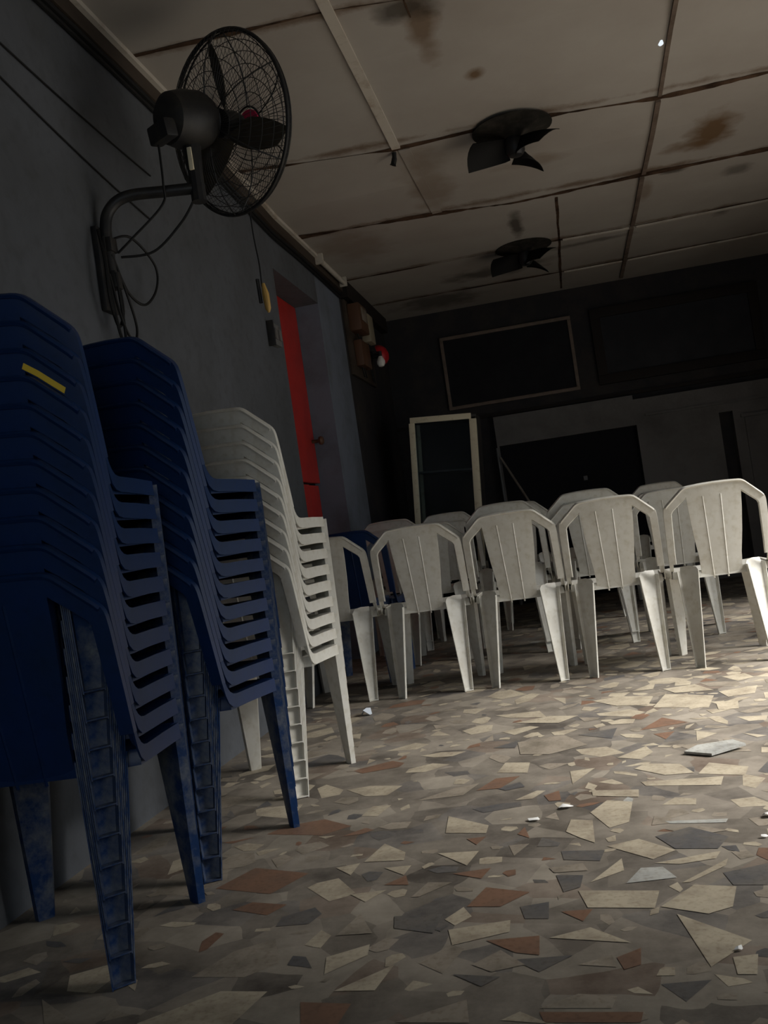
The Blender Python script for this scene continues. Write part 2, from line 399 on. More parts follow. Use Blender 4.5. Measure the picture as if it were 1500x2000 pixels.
def leg_mesh(s, front, mats):
    """channel-shaped tapering corner leg, its open side turned diagonally outwards"""
    bm = bmesh.new(); K = 7; rows = []
    if front: A0, B0, A1, B1, zt = (.138, .207), (.214, .150), (.1765, .207), (.204, .182), .432
    else: A0, B0, A1, B1, zt = (.106, -.170), (.184, -.118), (.146, -.236), (.175, -.214), .440
    d = -1 if not front else 1
    lerp = lambda p, q, t: Vector((p[0] + (q[0] - p[0]) * t, p[1] + (q[1] - p[1]) * t))
    for k in range(K + 1):
        t = k / K; z = zt * (1 - t)
        A, B = lerp(A0, A1, t), lerp(B0, B1, t)
        w = (B - A).normalized(); n = Vector((-w.y, w.x)) * (1 if front else -1)
        if n.x < 0: n = -n
        dep = .024 - .007 * t; fl = dep * .55
        p = [A + n * dep - w * fl * .75, A, (A + B) / 2 - n * .003, B, B + n * dep + w * fl * .3]
        rows.append([bm.verts.new((s * q.x, q.y, z)) for q in p])
    for a, b in zip(rows, rows[1:]):
        for k in range(4): bm.faces.new((a[k], a[k + 1], b[k + 1], b[k]))
    if not front:                                    # plate carrying the leg up past the seat edge
        up = [bm.verts.new((s * x, y, z)) for x, y, z in ((.112, -.166, .444), (.114, -.154, .455), (.142, -.132, .461), (.180, -.106, .458), (.194, -.122, .454))]
        for k in (1, 2): bm.faces.new((rows[0][k], rows[0][k + 1], up[k + 1], up[k]))
    bm.faces.new([bm.verts.new(v.co + Vector((0, 0, .004))) for v in rows[-1]])      # foot plate
    return solid(bm, .0030, mats, 'leg')

ROOT = {}
def build_chair(kind):
    white = kind == 'white'
    m = M['white_plastic'] if white else M['blue_plastic']; lm = m if white else M['blue_leg']
    t = bpy.data.objects.new('plastic_chair', None); COL.objects.link(t); t.empty_display_size = .1
    obj('seat', seat_mesh(m), m, t); obj('backrest', back_mesh(m), m, t)
    for s in (-1, 1):
        obj('leg', leg_mesh(s, False, lm), lm, t); obj('leg', leg_mesh(s, True, lm), lm, t)
    return t
USED = set()
def chair(kind, x, y, z, rz, label, group, zs=1.0, tilt=0):
    if kind not in ROOT: ROOT[kind] = build_chair(kind)
    src = ROOT[kind]
    if kind in USED:
        r = src.copy(); COL.objects.link(r)
        for ch in src.children:
            if ch.name.startswith('tape'): continue
            c = ch.copy(); COL.objects.link(c); c.parent = r
    else: r = src; USED.add(kind)
    r.location = (x, y, z); r.rotation_euler = (tilt, 0, R(rz)); r.scale = (.985, .955, zs)
    tag(r, label, 'chair', group); return r

ORD = ['topmost', 'second from the top', 'third from the top', 'fourth from the top', 'fifth from the top', 'sixth from the top', 'seventh from the top',
       'eighth from the top', 'third from the bottom', 'second from the bottom', 'bottom one']
ORD9 = ORD[:6] + ['third from the bottom', 'second from the bottom', 'bottom one']
def stack(kind, n, x, y, rz, where, group, zs, fwd=.0052, dz=.0580, jig=.4):
    out = []
    c, s = math.cos(R(rz)), math.sin(R(rz))
    names = ORD if n == 11 else ORD9
    for k in range(n):                               # k = 0 on the floor
        f = fwd * k; j = 0 if k == 0 else random.uniform(-1, 1) * .0001
        out.append(chair(kind, x - s * f + c * j, y + c * f + s * j, dz * k, rz + (0 if k == 0 else random.uniform(-jig, jig) * .04),
                         f'{kind} armless plastic chair, {names[n - 1 - k]} {where}', group, zs))
    return out

# white ones first so that the row chairs keep the plain design
rows_txt = []
G0 = 'white chairs standing in rows'
W = [  # x, y, rot, label
    (-1.272, 4.80, -.5, 'white chair half hidden by the white stack, at the wall end of the front row'),
    (-.800, 4.786, 1.0, 'white plastic chair in the front row with the blue chair showing through its back'),
    (-.330, 4.79, -1.5, 'white plastic chair in the middle of the front row of five'),
    (.136, 4.774, -1.5, 'white plastic chair in the front row, second from its right-hand end'),
    (.607, 4.738, .8, 'white plastic chair at the right-hand end of the front row, nearest the bright floor')]
for x, y, r, lab in W: chair('white', x, y, 0, r, lab, G0)
G1 = 'white chairs behind the front row'
B = [  # x, y, rot, how many, label stem
    (-.893, 5.81, 1, 1, ['single white plastic chair right behind the blue-backed front-row chair']),
    (-.420, 5.75, -1, 2, ['lower white chair of the pair behind the middle front-row chair', 'upper white chair of the pair behind the middle front-row chair']),
    (.052, 5.74, 1, 2, ['lower white chair of the pair seen between the middle and fourth front-row chairs', 'upper white chair of the pair seen between the middle and fourth front-row chairs']),
    (.522, 5.70, -2, 1, ['white plastic chair close behind the right-hand end chair of the front row']),
    (-1.235, 6.42, 0, 2, ['lower white chair of the pair behind the blue chair by the wall', 'upper white chair of the pair behind the blue chair by the wall']),
    (-.93, 7.00, 2, 2, ['lower white chair of the pair standing in front of the glass cabinet', 'upper white chair of the pair standing in front of the glass cabinet']),
    (-.412, 6.98, -1, 2, ['lower white chair of the third-row pair beside the diagonal stick', 'upper white chair of the third-row pair beside the diagonal stick']),
    (.066, 7.00, 1, 2, ['lower white chair of the third-row pair in front of the dark opening', 'upper white chair of the third-row pair in front of the dark opening']),
    (.600, 7.55, 2, 2, ['lower white chair of the farthest pair, before the grey wall panel', 'upper white chair of the farthest pair, before the grey wall panel'])]
for x, y, r, n, labs in B:
    for k in range(n): chair('white', x - math.sin(R(r)) * .0050 * k, y + .0050 * k, .0580 * k, r, labs[k], G1)
stack('white', 9, -1.148, 3.206, -5.2, 'of the white stack', 'white chairs in the wall-side stack', 1.01, jig=.3)
s1 = stack('blue', 11, -1.198, 1.940, 6.4, 'of the taller-looking blue stack nearest the camera', 'blue chairs in the near stack', 1.01)
s2 = stack('blue', 11, -1.163, 2.520, -9.0, 'of the blue stack beside the white stack', 'blue chairs in the stack beside the white one', 1.02)
chair('blue', -1.268, 5.305, 0, 0, 'lone dark blue plastic chair behind the front row near the red door', 'blue chair in the rows', 1.02)
# strip of yellow tape on the near stack, round the cut-out of the third chair down
bm = bmesh.new()
P = [(.118, .783), (.145, .764), (.170, .7425), (.192, .724)]
for off in (0, 1):
    pass
va = [bm.verts.new((x, yb(x, z) - .004, z + .003)) for x, z in P]; vb = [bm.verts.new((x + .005, yb(x, z) - .0045, z + .014)) for x, z in P]
vc = [bm.verts.new((x - .004, yb(x, z) + .017, z - .003)) for x, z in P]
for i in range(3):
    bm.faces.new((va[i], va[i + 1], vb[i + 1], vb[i])); bm.faces.new((va[i], va[i + 1], vc[i + 1], vc[i]))
tp = obj('tape_strip', solid(bm, .0012, M['yellow'], 'tape_strip'), M['yellow'], s1[8]); tp['label'] = 'yellow strip'

# ------------------------------------------------------------------ room shell
XW, XR, YB, YN = -1.50, 2.15, 8.60, -1.6
def zc(y):                                       # the ceiling boards sag towards the back
    if y >= 5.3: return 2.745
    if y >= 4.0: return 2.745 + .095 * (5.3 - y) / 1.3
    return 2.84 + .015 * min(1, (4.0 - y) / 1.2)
def yback(x): return YB + .052 * (x - XW)

# floor: cement with broken tile shards set in it
bm = bmesh.new()
vs = [bm.verts.new(p) for p in ((XW - .6, YN, 0), (XR, YN, 0), (XR, 9.1, 0), (XW - .6, 9.1, 0))]
bm.faces.new(vs).material_index = 0
cells = {}
def fits(x, y, r, k=.80):
    cx, cy = int(x / .25), int(y / .25)
    for i in (-1, 0, 1):
        for j in (-1, 0, 1):
            for (a, b, c) in cells.get((cx + i, cy + j), ()):
                if (a - x) ** 2 + (b - y) ** 2 < (k * (r + c)) ** 2: return False
    cells.setdefault((cx, cy), []).append((x, y, r)); return True
rnd = random.Random(5)
def shard(x, y, r, mi):
    n = rnd.choice((3, 4, 4, 5, 5, 6)); el = rnd.uniform(.36, 1.0); rot = rnd.uniform(0, PI)
    angs = sorted((k + rnd.uniform(-.36, .36)) * 2 * PI / n for k in range(n))
    z = rnd.uniform(.0003, .0009); vs = []
    for a in angs:
        q = r * rnd.uniform(.72, 1.2); u, w = q * math.cos(a), q * el * math.sin(a)
        vs.append(bm.verts.new((x + u * math.cos(rot) - w * math.sin(rot), y + u * math.sin(rot) + w * math.cos(rot), z)))
    f = bm.faces.new(vs); f.material_index = mi
    if f.normal.z < 0: f.normal_flip()
# the larger shards, each with its own outline: (kind, corners)
SET = [(1, ((-0.115, 2.064), (0.052, 2.036), (0.036, 1.952), (-0.096, 1.974))), (1, ((0.048, 1.957), (0.124, 2.055), (0.205, 2.033), (0.183, 1.937), (0.134, 1.911))),
       (1, ((0.075, 1.919), (0.193, 1.790), (0.110, 1.699))), (1, ((0.151, 1.730), (0.194, 1.737), (0.180, 1.666), (0.149, 1.669))),
       (1, ((-0.377, 1.907), (-0.252, 1.936), (-0.250, 1.882), (-0.360, 1.836))), (1, ((-0.171, 1.845), (-0.092, 1.881), (-0.018, 1.806))),
       (1, ((-0.560, 1.676), (-0.463, 1.768), (-0.481, 1.672))), (1, ((-0.596, 1.743), (-0.611, 1.814), (-0.532, 1.861), (-0.526, 1.814))),
       (1, ((-0.651, 2.332), (-0.623, 2.459), (-0.552, 2.380), (-0.546, 2.325))), (1, ((-0.465, 2.506), (-0.476, 2.648), (-0.352, 2.541), (-0.353, 2.480))),
       (1, ((-0.145, 2.443), (-0.133, 2.535), (-0.077, 2.513), (-0.074, 2.347), (-0.109, 2.389))), (1, ((-0.082, 2.581), (-0.035, 2.674), (0.032, 2.643), (0.014, 2.480), (-0.036, 2.447))),
       (1, ((-0.046, 2.318), (0.030, 2.352), (0.108, 2.261), (0.053, 2.214))), (1, ((-0.089, 2.104), (-0.016, 2.233), (-0.014, 2.160))),
       (1, ((0.054, 2.190), (0.203, 2.235), (0.187, 2.193), (0.107, 2.174))), (1, ((0.102, 2.071), (0.212, 2.188), (0.201, 2.148), (0.116, 2.069))),
       (1, ((-0.371, 3.056), (-0.353, 3.172), (-0.270, 3.144), (-0.272, 3.024))), (1, ((-0.138, 2.997), (-0.061, 3.010), (-0.130, 2.859))),
       (1, ((-0.296, 2.746), (-0.234, 2.822), (-0.208, 2.814), (-0.244, 2.745))), (1, ((-0.075, 2.775), (0.055, 2.747), (0.051, 2.680), (-0.073, 2.724))),
       (1, ((-0.464, 2.355), (-0.359, 2.351), (-0.379, 2.258))), (1, ((-0.637, 2.127), (-0.553, 2.141), (-0.591, 2.079))),
       (1, ((-0.051, 4.023), (0.050, 4.071), (0.192, 3.995), (0.161, 3.839), (0.042, 3.881))), (1, ((0.176, 3.787), (0.242, 4.018), (0.416, 3.894), (0.370, 3.691))),
       (1, ((0.113, 4.140), (0.226, 4.296), (0.203, 4.143))), (1, ((0.066, 2.819), (0.293, 2.806), (0.275, 2.727), (0.077, 2.777))),
       (1, ((0.229, 2.851), (0.273, 2.956), (0.373, 2.880), (0.350, 2.798))), (1, ((0.055, 2.960), (0.093, 3.007), (0.190, 2.969), (0.220, 2.864), (0.138, 2.866))),
       (1, ((0.010, 3.105), (0.108, 3.216), (0.125, 3.135), (0.082, 3.062))), (1, ((-0.449, 3.933), (-0.269, 3.940), (-0.235, 3.807), (-0.383, 3.858))),
       (1, ((-0.357, 3.760), (-0.226, 3.820), (-0.111, 3.776), (-0.185, 3.683))), (1, ((0.241, 4.121), (0.373, 4.154), (0.429, 3.995), (0.280, 4.017))),
       (1, ((0.443, 3.957), (0.598, 4.001), (0.564, 3.861), (0.462, 3.841))), (1, ((0.404, 3.744), (0.487, 3.772), (0.467, 3.626), (0.397, 3.635))),
       (1, ((-0.718, 2.306), (-0.660, 2.327), (-0.666, 2.249))), (1, ((-0.587, 2.281), (-0.520, 2.285), (-0.528, 2.224))),
       (1, ((-0.242, 1.553), (-0.212, 1.578), (-0.163, 1.537))), (2, ((-0.328, 3.438), (-0.164, 3.480), (-0.080, 3.307), (-0.209, 3.226), (-0.309, 3.263))),
       (2, ((-0.486, 2.089), (-0.460, 2.168), (-0.401, 2.158), (-0.469, 2.087))), (2, ((-0.616, 1.911), (-0.587, 2.014), (-0.538, 1.912))),
       (2, ((-0.181, 2.205), (-0.104, 2.220), (-0.093, 2.174), (-0.169, 2.174))), (2, ((0.097, 2.405), (0.167, 2.417), (0.239, 2.365), (0.159, 2.350))),
       (2, ((-0.312, 1.752), (-0.262, 1.805), (-0.212, 1.741), (-0.273, 1.720))), (2, ((-0.116, 1.731), (-0.055, 1.762), (-0.048, 1.715))),
       (2, ((-0.423, 1.559), (-0.307, 1.625), (-0.294, 1.549))), (2, ((-0.180, 1.586), (-0.116, 1.628), (-0.052, 1.615), (-0.062, 1.577))),
       (3, ((-0.351, 2.017), (-0.319, 2.116), (-0.219, 2.073), (-0.278, 2.006))), (3, ((-0.294, 1.849), (-0.190, 1.857), (-0.187, 1.776), (-0.233, 1.791))),
       (3, ((-0.047, 1.751), (-0.002, 1.784), (-0.006, 1.720), (-0.036, 1.705))), (3, ((-0.408, 2.211), (-0.318, 2.231), (-0.335, 2.169))),
       (3, ((-0.180, 1.574), (-0.013, 1.561), (-0.019, 1.530), (-0.170, 1.541))), (3, ((-0.150, 1.963), (-0.086, 1.965), (-0.106, 1.911))),
       (3, ((-0.420, 2.876), (-0.370, 2.990), (-0.294, 2.993), (-0.346, 2.879))), (3, ((-0.211, 2.768), (-0.169, 2.803), (-0.161, 2.709), (-0.195, 2.709))),
       (3, ((-0.269, 2.453), (-0.253, 2.506), (-0.236, 2.417))), (3, ((-0.401, 2.447), (-0.350, 2.454), (-0.370, 2.397))),
       (3, ((-0.565, 2.171), (-0.522, 2.223), (-0.505, 2.161))), (4, ((-0.155, 2.308), (-0.052, 2.294), (-0.065, 2.228), (-0.148, 2.250))),
       (4, ((-0.164, 2.159), (-0.104, 2.148), (-0.110, 2.081), (-0.146, 2.061))), (4, ((-0.236, 1.763), (-0.125, 1.769), (-0.185, 1.711))),
       (4, ((-0.344, 1.718), (-0.254, 1.700), (-0.286, 1.668))), (4, ((-0.412, 3.387), (-0.321, 3.471), (-0.332, 3.357))),
       (4, ((-0.112, 3.459), (0.027, 3.512), (0.004, 3.362))), (4, ((-0.361, 2.884), (-0.290, 2.928), (-0.272, 2.872), (-0.329, 2.850))),
       (4, ((-0.506, 1.990), (-0.400, 1.987), (-0.407, 1.896), (-0.495, 1.930))), (4, ((0.070, 2.360), (0.155, 2.409), (0.233, 2.323), (0.200, 2.251), (0.107, 2.270))),
       (4, ((0.190, 2.109), (0.287, 2.145), (0.266, 2.031), (0.200, 2.042))), (4, ((-0.236, 2.000), (-0.176, 2.015), (-0.174, 1.932), (-0.223, 1.939))),
       (4, ((0.171, 2.922), (0.228, 2.929), (0.222, 2.879))), (5, ((-0.013, 2.086), (0.023, 2.167), (0.070, 2.164), (0.094, 2.099))),
       (5, ((0.102, 2.465), (0.251, 2.447), (0.242, 2.421), (0.112, 2.445)))]
for mi, poly in SET:
    cx = sum(p[0] for p in poly) / len(poly); cy = sum(p[1] for p in poly) / len(poly)
    r = max(math.hypot(p[0] - cx, p[1] - cy) for p in poly)
    cells.setdefault((int(cx / .25), int(cy / .25)), []).append((cx, cy, r * .8))
    z = .0010 + .0004 * rnd.random()
    f = bm.faces.new([bm.verts.new((x, y, z)) for x, y in poly]); f.normal_update(); f.material_index = mi
    if f.normal.z < 0: f.normal_flip()
ns = 0
for big in (0, 1, 2):
    for i in range((4200, 9000, 9000)[big]):
        x = rnd.uniform(XW, 2.1); y = rnd.uniform(.8, 8.4)
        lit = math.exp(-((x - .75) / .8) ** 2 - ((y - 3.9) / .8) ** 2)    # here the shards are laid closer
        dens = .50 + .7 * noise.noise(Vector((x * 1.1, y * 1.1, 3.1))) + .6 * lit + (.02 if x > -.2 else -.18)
        if rnd.random() > dens: continue
        r = (rnd.uniform(.06, .115), rnd.uniform(.035, .06), rnd.uniform(.016, .034))[big]
        if x < -1.45 + r: continue
        if not fits(x, y, r, .80 - .16 * lit): continue
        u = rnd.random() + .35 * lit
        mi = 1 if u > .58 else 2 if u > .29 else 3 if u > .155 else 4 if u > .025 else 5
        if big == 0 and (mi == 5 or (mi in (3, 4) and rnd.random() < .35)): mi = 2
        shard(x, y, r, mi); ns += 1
me = bpy.data.meshes.new('floor'); bm.normal_update(); bm.to_mesh(me); bm.free()
for m in [M['floor']] + SH: me.materials.append(m)
fl = obj('floor', me, None); fl['kind'] = 'structure'

# left wall with a deep doorway
D0, D1, DZ, DX = 5.24, 6.22, 2.42, -1.66
bm = bmesh.new()
box(bm, XW - .2, XW, YN, D0, 0, 2.95)
box(bm, XW - .2, XW, D0, D1, DZ, 2.95)
box(bm, XW - .2, XW, D1, 6.90, 0, 2.95, mi=2)  # brighter light on this stretch is put into its colour
box(bm, XW - .2, XW, 6.90, 8.9, 0, 2.95, mi=1)  # shade of the unlit corner, put into the wall colour
struct('wall_left', bm, [M['wall'], M['wall_dark'], M['wall_baked_light']])
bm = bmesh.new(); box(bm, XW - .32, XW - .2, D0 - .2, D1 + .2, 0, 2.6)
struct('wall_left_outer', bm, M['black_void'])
# red door leaf set back in the opening
dr = bpy.data.objects.new('door_1', None); COL.objects.link(dr); dr['kind'] = 'structure'; dr.location = (DX, D0, 0)
bm = bmesh.new(); box(bm, -.035, 0, .01, D1 - D0 - .01, 1.21, DZ - .005, .004); obj('door_leaf', bm, M['red_paint'], dr)
bm = bmesh.new(); box(bm, -.035, .004, .01, D1 - D0 - .30, .01, 1.195, .004); box(bm, -.05, -.015, D1 - D0 - .298, D1 - D0 - .01, .01, 1.195, .003)
obj('door_leaf', bm, M['red_paint'], dr)
bm = bmesh.new(); tube(bm, [(0, D1 - D0 - .07, 1.49), (.05, D1 - D0 - .07, 1.49)], .012, 10)
lathe(bm, [(0, .0), (.026, .006), (.03, .02), (.022, .034), (0, .036)], 16, Matrix.Translation((.045, D1 - D0 - .07, 1.49)) @ Matrix.Rotation(PI / 2, 4, 'Y'))
obj('door_handle', bm, M['bakelite'], dr)

# back wall, turned three degrees
th = math.atan(.052); MB = Matrix.Translation((XW, YB, 0)) @ Matrix.Rotation(th, 4, 'Z')
def backbm(*boxes):
    bm = bmesh.new()
    for b in boxes: box(bm, *b)
    return bm
def on_back(o): o.matrix_world = MB; return o
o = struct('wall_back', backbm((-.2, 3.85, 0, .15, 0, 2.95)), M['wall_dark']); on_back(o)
# lower grey partition standing on the back wall, with its openings
bm = bmesh.new()
box(bm, .885, 2.115, -.10, -.002, 1.435, 1.70)
box(bm, 2.115, 2.815, -.10, -.002, 0, 1.66)
box(bm, 2.815, 2.93, -.10, -.002, 1.43, 1.66)
box(bm, 2.93, 3.64, -.10, -.002, 0, 1.66)
box(bm, .885, .905, -.10, -.002, 0, 1.435)
o = struct('wall_back_partition', bm, M['wall_grey']); on_back(o)
bm = backbm((2.20, 3.64, -.115, -.1, 1.50, 1.52), (2.99, 3.64, -.13, -.1, 1.36, 1.385), (3.02, 3.04, -.115, -.10, 0, 1.36))
o = struct('trim_1', bm, M['wall_grey']); on_back(o)
bm = backbm((.0, 3.64, -.03, -.001, 1.715, 1.745))
o = struct('trim_2', bm, M['frame_dark']); on_back(o)
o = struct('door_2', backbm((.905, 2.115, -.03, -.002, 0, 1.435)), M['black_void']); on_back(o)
bm = bmesh.new(); box(bm, 1.60, 1.635, -.045, -.03, 1.02, 1.06, .004); obj('door_handle', bm, M['grey_plastic'], o)
# the framed boards
def framed(u0, u1, z0, z1, fw, dep, fm, pm, label, name, cat, rot=0):
    t = thing(name, label, cat)
    t.matrix_world = MB @ Matrix.Translation(((u0 + u1) / 2, 0, (z0 + z1) / 2)) @ Matrix.Rotation(rot, 4, 'Y')
    w, h = (u1 - u0) / 2, (z1 - z0) / 2
    obj('panel', backbm((-w + fw * .6, w - fw * .6, -dep * .5, -.004, -h + fw * .6, h - fw * .6)), pm, t)
    bm = bmesh.new()
    for b in ((-w, w, -dep, -.004, h - fw, h), (-w, w, -dep, -.004, -h, -h + fw), (-w, -w + fw, -dep, -.004, -h + fw, h - fw), (w - fw, w, -dep, -.004, -h + fw, h - fw)): box(bm, *b, .003)
    obj('frame', bm, fm, t); return t
framed(.505, 1.69, 1.83, 2.50, .030, .035, M['frame_brown'], M['board_black'], 'black board in a thin brown wooden frame high on the back wall', 'framed_board', 'board')
framed(1.86, 3.30, 1.84, 2.52, .085, .05, M['frame_dark'], M['board_grey'], 'wide dark grey board in a thick black frame on the back wall', 'framed_board', 'board')
# leaning stick against the post of the opening
bm = bmesh.new(); p0 = MB @ Vector((.90, -.13, 1.33)); p1 = MB @ Vector((1.50, -.50, .012))
tube(bm, [p0, p1], .011, 8)
tag(obj('wooden_stick', bm, M['wood_pale']), 'thin pale stick leaning diagonally in the dark back opening', 'stick')
bm = bmesh.new(); tube(bm, [MB @ Vector((.885, -.125, 0)), MB @ Vector((.880, -.115, 1.42))], .010, 8)
tag(obj('pole', bm, M['grey_plastic']), 'thin upright grey pole at the left edge of the back opening', 'pole')

# right wall with the daylight doorway and the wall behind the camera (both out of frame)
RY0, RY1, RZ1 = 2.1, 4.7, 2.25
bm = bmesh.new()
box(bm, XR, XR + .15, YN, RY0, 0, 2.95); box(bm, XR, XR + .15, RY1, 5.7, 0, 2.95); box(bm, XR, XR + .15, 6.4, 9.1, 0, 2.95); box(bm, XR, XR + .15, RY0, RY1, RZ1, 2.95); box(bm, XR, XR + .15, 5.7, 6.4, 1.6, 2.95)
struct('wall_right', bm, M['wall'])
bm = bmesh.new()
box(bm, XW - .2, -.4, YN - .15, YN, 0, 2.95); box(bm, 1.0, XR + .15, YN - .15, YN, 0, 2.95); box(bm, -.4, 1.0, YN - .15, YN, 0, .9); box(bm, -.4, 1.0, YN - .15, YN, 2.1, 2.95)  # gap left in the unseen wall for the added rear fill
struct('wall_front', bm, M['wall'])
bm = bmesh.new(); box(bm, XR + .15, XR + 8, -4, 11, -.2, -.02); struct('exterior_ground', bm, M['concrete'])

# ceiling: sagging boards, one small hole to the daylight
HX, HY = .668, 4.42
bm = bmesh.new()
ys = [YN, -.5, .8, 2.0, 2.8, 3.2, 3.6, 4.0, 4.2]
def quad(x0, x1, y0, y1, mi=0):
    f = bm.faces.new([bm.verts.new((x, y, zc(y))) for x, y in ((x0, y0), (x0, y1), (x1, y1), (x1, y0))]); f.material_index = mi
for a, b in zip(ys, ys[1:]): quad(XW - .2, XR + .15, a, b)
ys2 = [4.6, 4.85, 5.1, 5.3, 6, 7, 8, 9.1]
for a, b in zip(ys2, ys2[1:]): quad(XW - .2, XR + .15, a, b)
quad(XW - .2, .55, 4.2, 4.6); quad(.79, XR + .15, 4.2, 4.6)
sq = [(.55, 4.2), (.79, 4.2), (.79, 4.6), (.55, 4.6)]
hole = [(HX + .011 * math.cos(a) * (1 + .25 * math.sin(3 * a)), HY + .026 * math.sin(a)) for a in [2 * PI * k / 12 for k in range(12)]]
V1 = [bm.verts.new((x, y, zc(y))) for x, y in sq]; V2 = [bm.verts.new((x, y, zc(y))) for x, y in hole]
ed = [bm.edges.new((V1[i], V1[(i + 1) % 4])) for i in range(4)] + [bm.edges.new((V2[i], V2[(i + 1) % 12])) for i in range(12)]
bmesh.ops.triangle_fill(bm, use_beauty=True, edges=ed)
bmesh.ops.remove_doubles(bm, verts=bm.verts[:], dist=1e-4)
# open joints between the boards: ragged strips just under the boards
def joint(pts, w, mi=1, drop=.002, wob=.5, seed=0):
    rr = random.Random(seed); L = []; n = max(12, int(sum((Vector(a) - Vector(b)).length for a, b in zip(pts, pts[1:])) / .05))
    tot = len(pts) - 1
    for k in range(n + 1):
        s = k / n * tot; i = min(int(s), tot - 1); f = s - i
        x = pts[i][0] * (1 - f) + pts[i + 1][0] * f; y = pts[i][1] * (1 - f) + pts[i + 1][1] * f
        d = Vector((pts[i + 1][0] - pts[i][0], pts[i + 1][1] - pts[i][1])).normalized(); nrm = Vector((-d.y, d.x))
        ww = w * max(.15, 1 + wob * 2.2 * noise.noise(Vector((x * 2.3 + seed, y * 2.3, seed * 1.7))) + wob * .5 * rr.uniform(-1, 1))
        sh = .006 * noise.noise(Vector((x * 4, y * 4, seed)))
        a = (x + nrm.x * (ww / 2 + sh), y + nrm.y * (ww / 2 + sh)); b = (x - nrm.x * (ww / 2 - sh), y - nrm.y * (ww / 2 - sh))
        L.append((bm.verts.new((a[0], a[1], zc(a[1]) - drop)), bm.verts.new((b[0], b[1], zc(b[1]) - drop))))
    for p, q in zip(L, L[1:]):
        bm.faces.new((p[0], q[0], q[1], p[1])).material_index = mi
joint([(XW, 3.52), (-.66, 3.56), (-.1, 3.66), (1, 3.72), (2.2, 3.75)], .016, seed=1, wob=.8)
joint([(XW, 4.70), (-.66, 4.84), (0, 4.83), (.69, 4.93), (1.3, 4.92), (2.2, 4.95)], .026, seed=2, wob=.9)
joint([(XW, 5.78), (-.60, 5.88), (-.1, 5.99), (.68, 5.97), (1.45, 5.98), (2.2, 6.02)], .042, seed=3, wob=.9)
joint([(XW, 6.98), (-.1, 7.02), (.7, 7.06), (2.2, 7.04)], .024, seed=4, wob=.9)
joint([(XW, 7.9), (.1, 7.99), (.7, 8.0), (2.2, 7.98)], .024, seed=5, wob=.8)
joint([(.16, 6.05), (.16, 7.0), (.15, 8.6)], .018, mi=1, seed=6, wob=.25)
joint([(-.36, 2.6), (-.37, 3.4), (-.36, 3.75)], .006, seed=7)
me = make_mesh('ceiling', bm, [M['ceiling'], M['crack']], smooth=False)
for p in me.polygons:
    if p.normal.z > 0: p.flip()
cl = obj('ceiling', me, None); cl['kind'] = 'structure'
def batten(name, pts, w, h, m, seed):
    bm = bmesh.new(); L = []
    for (x, y) in pts:
        z = zc(y) - .001
        L.append([bm.verts.new(p) for p in ((x - w / 2, y, z), (x - w / 2, y, z - h), (x + w / 2, y, z - h), (x + w / 2, y, z))])
    for a, b in zip(L, L[1:]):
        for k in range(4): bm.faces.new((a[k], a[(k + 1) % 4], b[(k + 1) % 4], b[k]))
    bm.faces.new(L[0]); bm.faces.new(L[-1])
    return struct(name, bm, m)
batten('trim_3', [(-.655, 1.5), (-.655, 3.2), (-.652, 3.9), (-.645, 4.3), (-.635, 4.82)], .045, .012, M['batten'], 1)
batten('trim_4', [(-.60, 4.86), (-.585, 5.3), (-.575, 5.86)], .06, .006, M['ceiling'], 2)
batten('trim_5', [(.708, 2.5), (.706, 3.6), (.70, 4.3), (.697, 4.9)], .020, .010, M['batten_dark'], 3)
batten('trim_6', [(.693, 4.95), (.688, 5.3), (.685, 5.94)], .026, .012, M['batten_dark'], 4)
batten('trim_7', [(.68, 6.0), (.682, 6.6), (.68, 7.02)], .028, .014, M['batten_dark'], 5)
batten('trim_8', [(.678, 7.08), (.676, 7.6), (.674, 8.6)], .030, .014, M['batten_dark'], 6)
for nm, pts in (('trim_9', [(.185, 7.035), (.66, 7.075)]), ('trim_10', [(.71, 7.08), (2.15, 7.06)]), ('trim_11', [(.185, 8.005), (.655, 8.02)]), ('trim_12', [(.70, 8.02), (2.15, 8.0)])):
    bm = bmesh.new(); (xa, ya), (xb, yb_) = pts
    vs = [(xa, ya, 2.744), (xb, yb_, 2.744)]
    q = []
    for (x, y, z) in vs: q.append([bm.verts.new(p) for p in ((x, y - .012, z), (x, y - .012, z - .012), (x, y + .012, z - .012), (x, y + .012, z))])
    for k in range(4): bm.faces.new((q[0][k], q[0][(k + 1) % 4], q[1][(k + 1) % 4], q[1][k]))
    bm.faces.new(q[0]); bm.faces.new(q[1]); struct(nm, bm, M['batten'])
# wooden cornice along the left wall and the dark boxing over its far end
def runner(name, secs, m):
    bm = bmesh.new(); L = []
    for (y, x0, x1, z0, z1) in secs: L.append([bm.verts.new(p) for p in ((x0, y, z0), (x1, y, z0), (x1, y, z1), (x0, y, z1))])
    for a, b in zip(L, L[1:]):
        for k in range(4): bm.faces.new((a[k], a[(k + 1) % 4], b[(k + 1) % 4], b[k]))
    bm.faces.new(L[0]); bm.faces.new(L[-1]); return struct(name, bm, m)
runner('trim_13', [(y, XW, XW + .028, zc(y) - .085, zc(y) - .001) for y in (1.2, 2.8, 3.3, 4.0, 4.6, 5.3, 6.95)], M['wood_dark'])
runner('trim_14', [(y, XW + .0285, XW + .05, zc(y) - .022, zc(y) - .001) for y in (1.2, 2.8, 3.3, 4.0, 4.6, 5.3, 6.95)], M['batten'])
runner('trim_15', [(y, XW, XW + .06, 2.745 - .13, 2.744) for y in (6.951, 8.5)], M['frame_dark'])
bm = bmesh.new(); tube(bm, [(XW + .062, 6.22, 2.70), (XW + .062, 6.85, 2.70)], .018, 12)
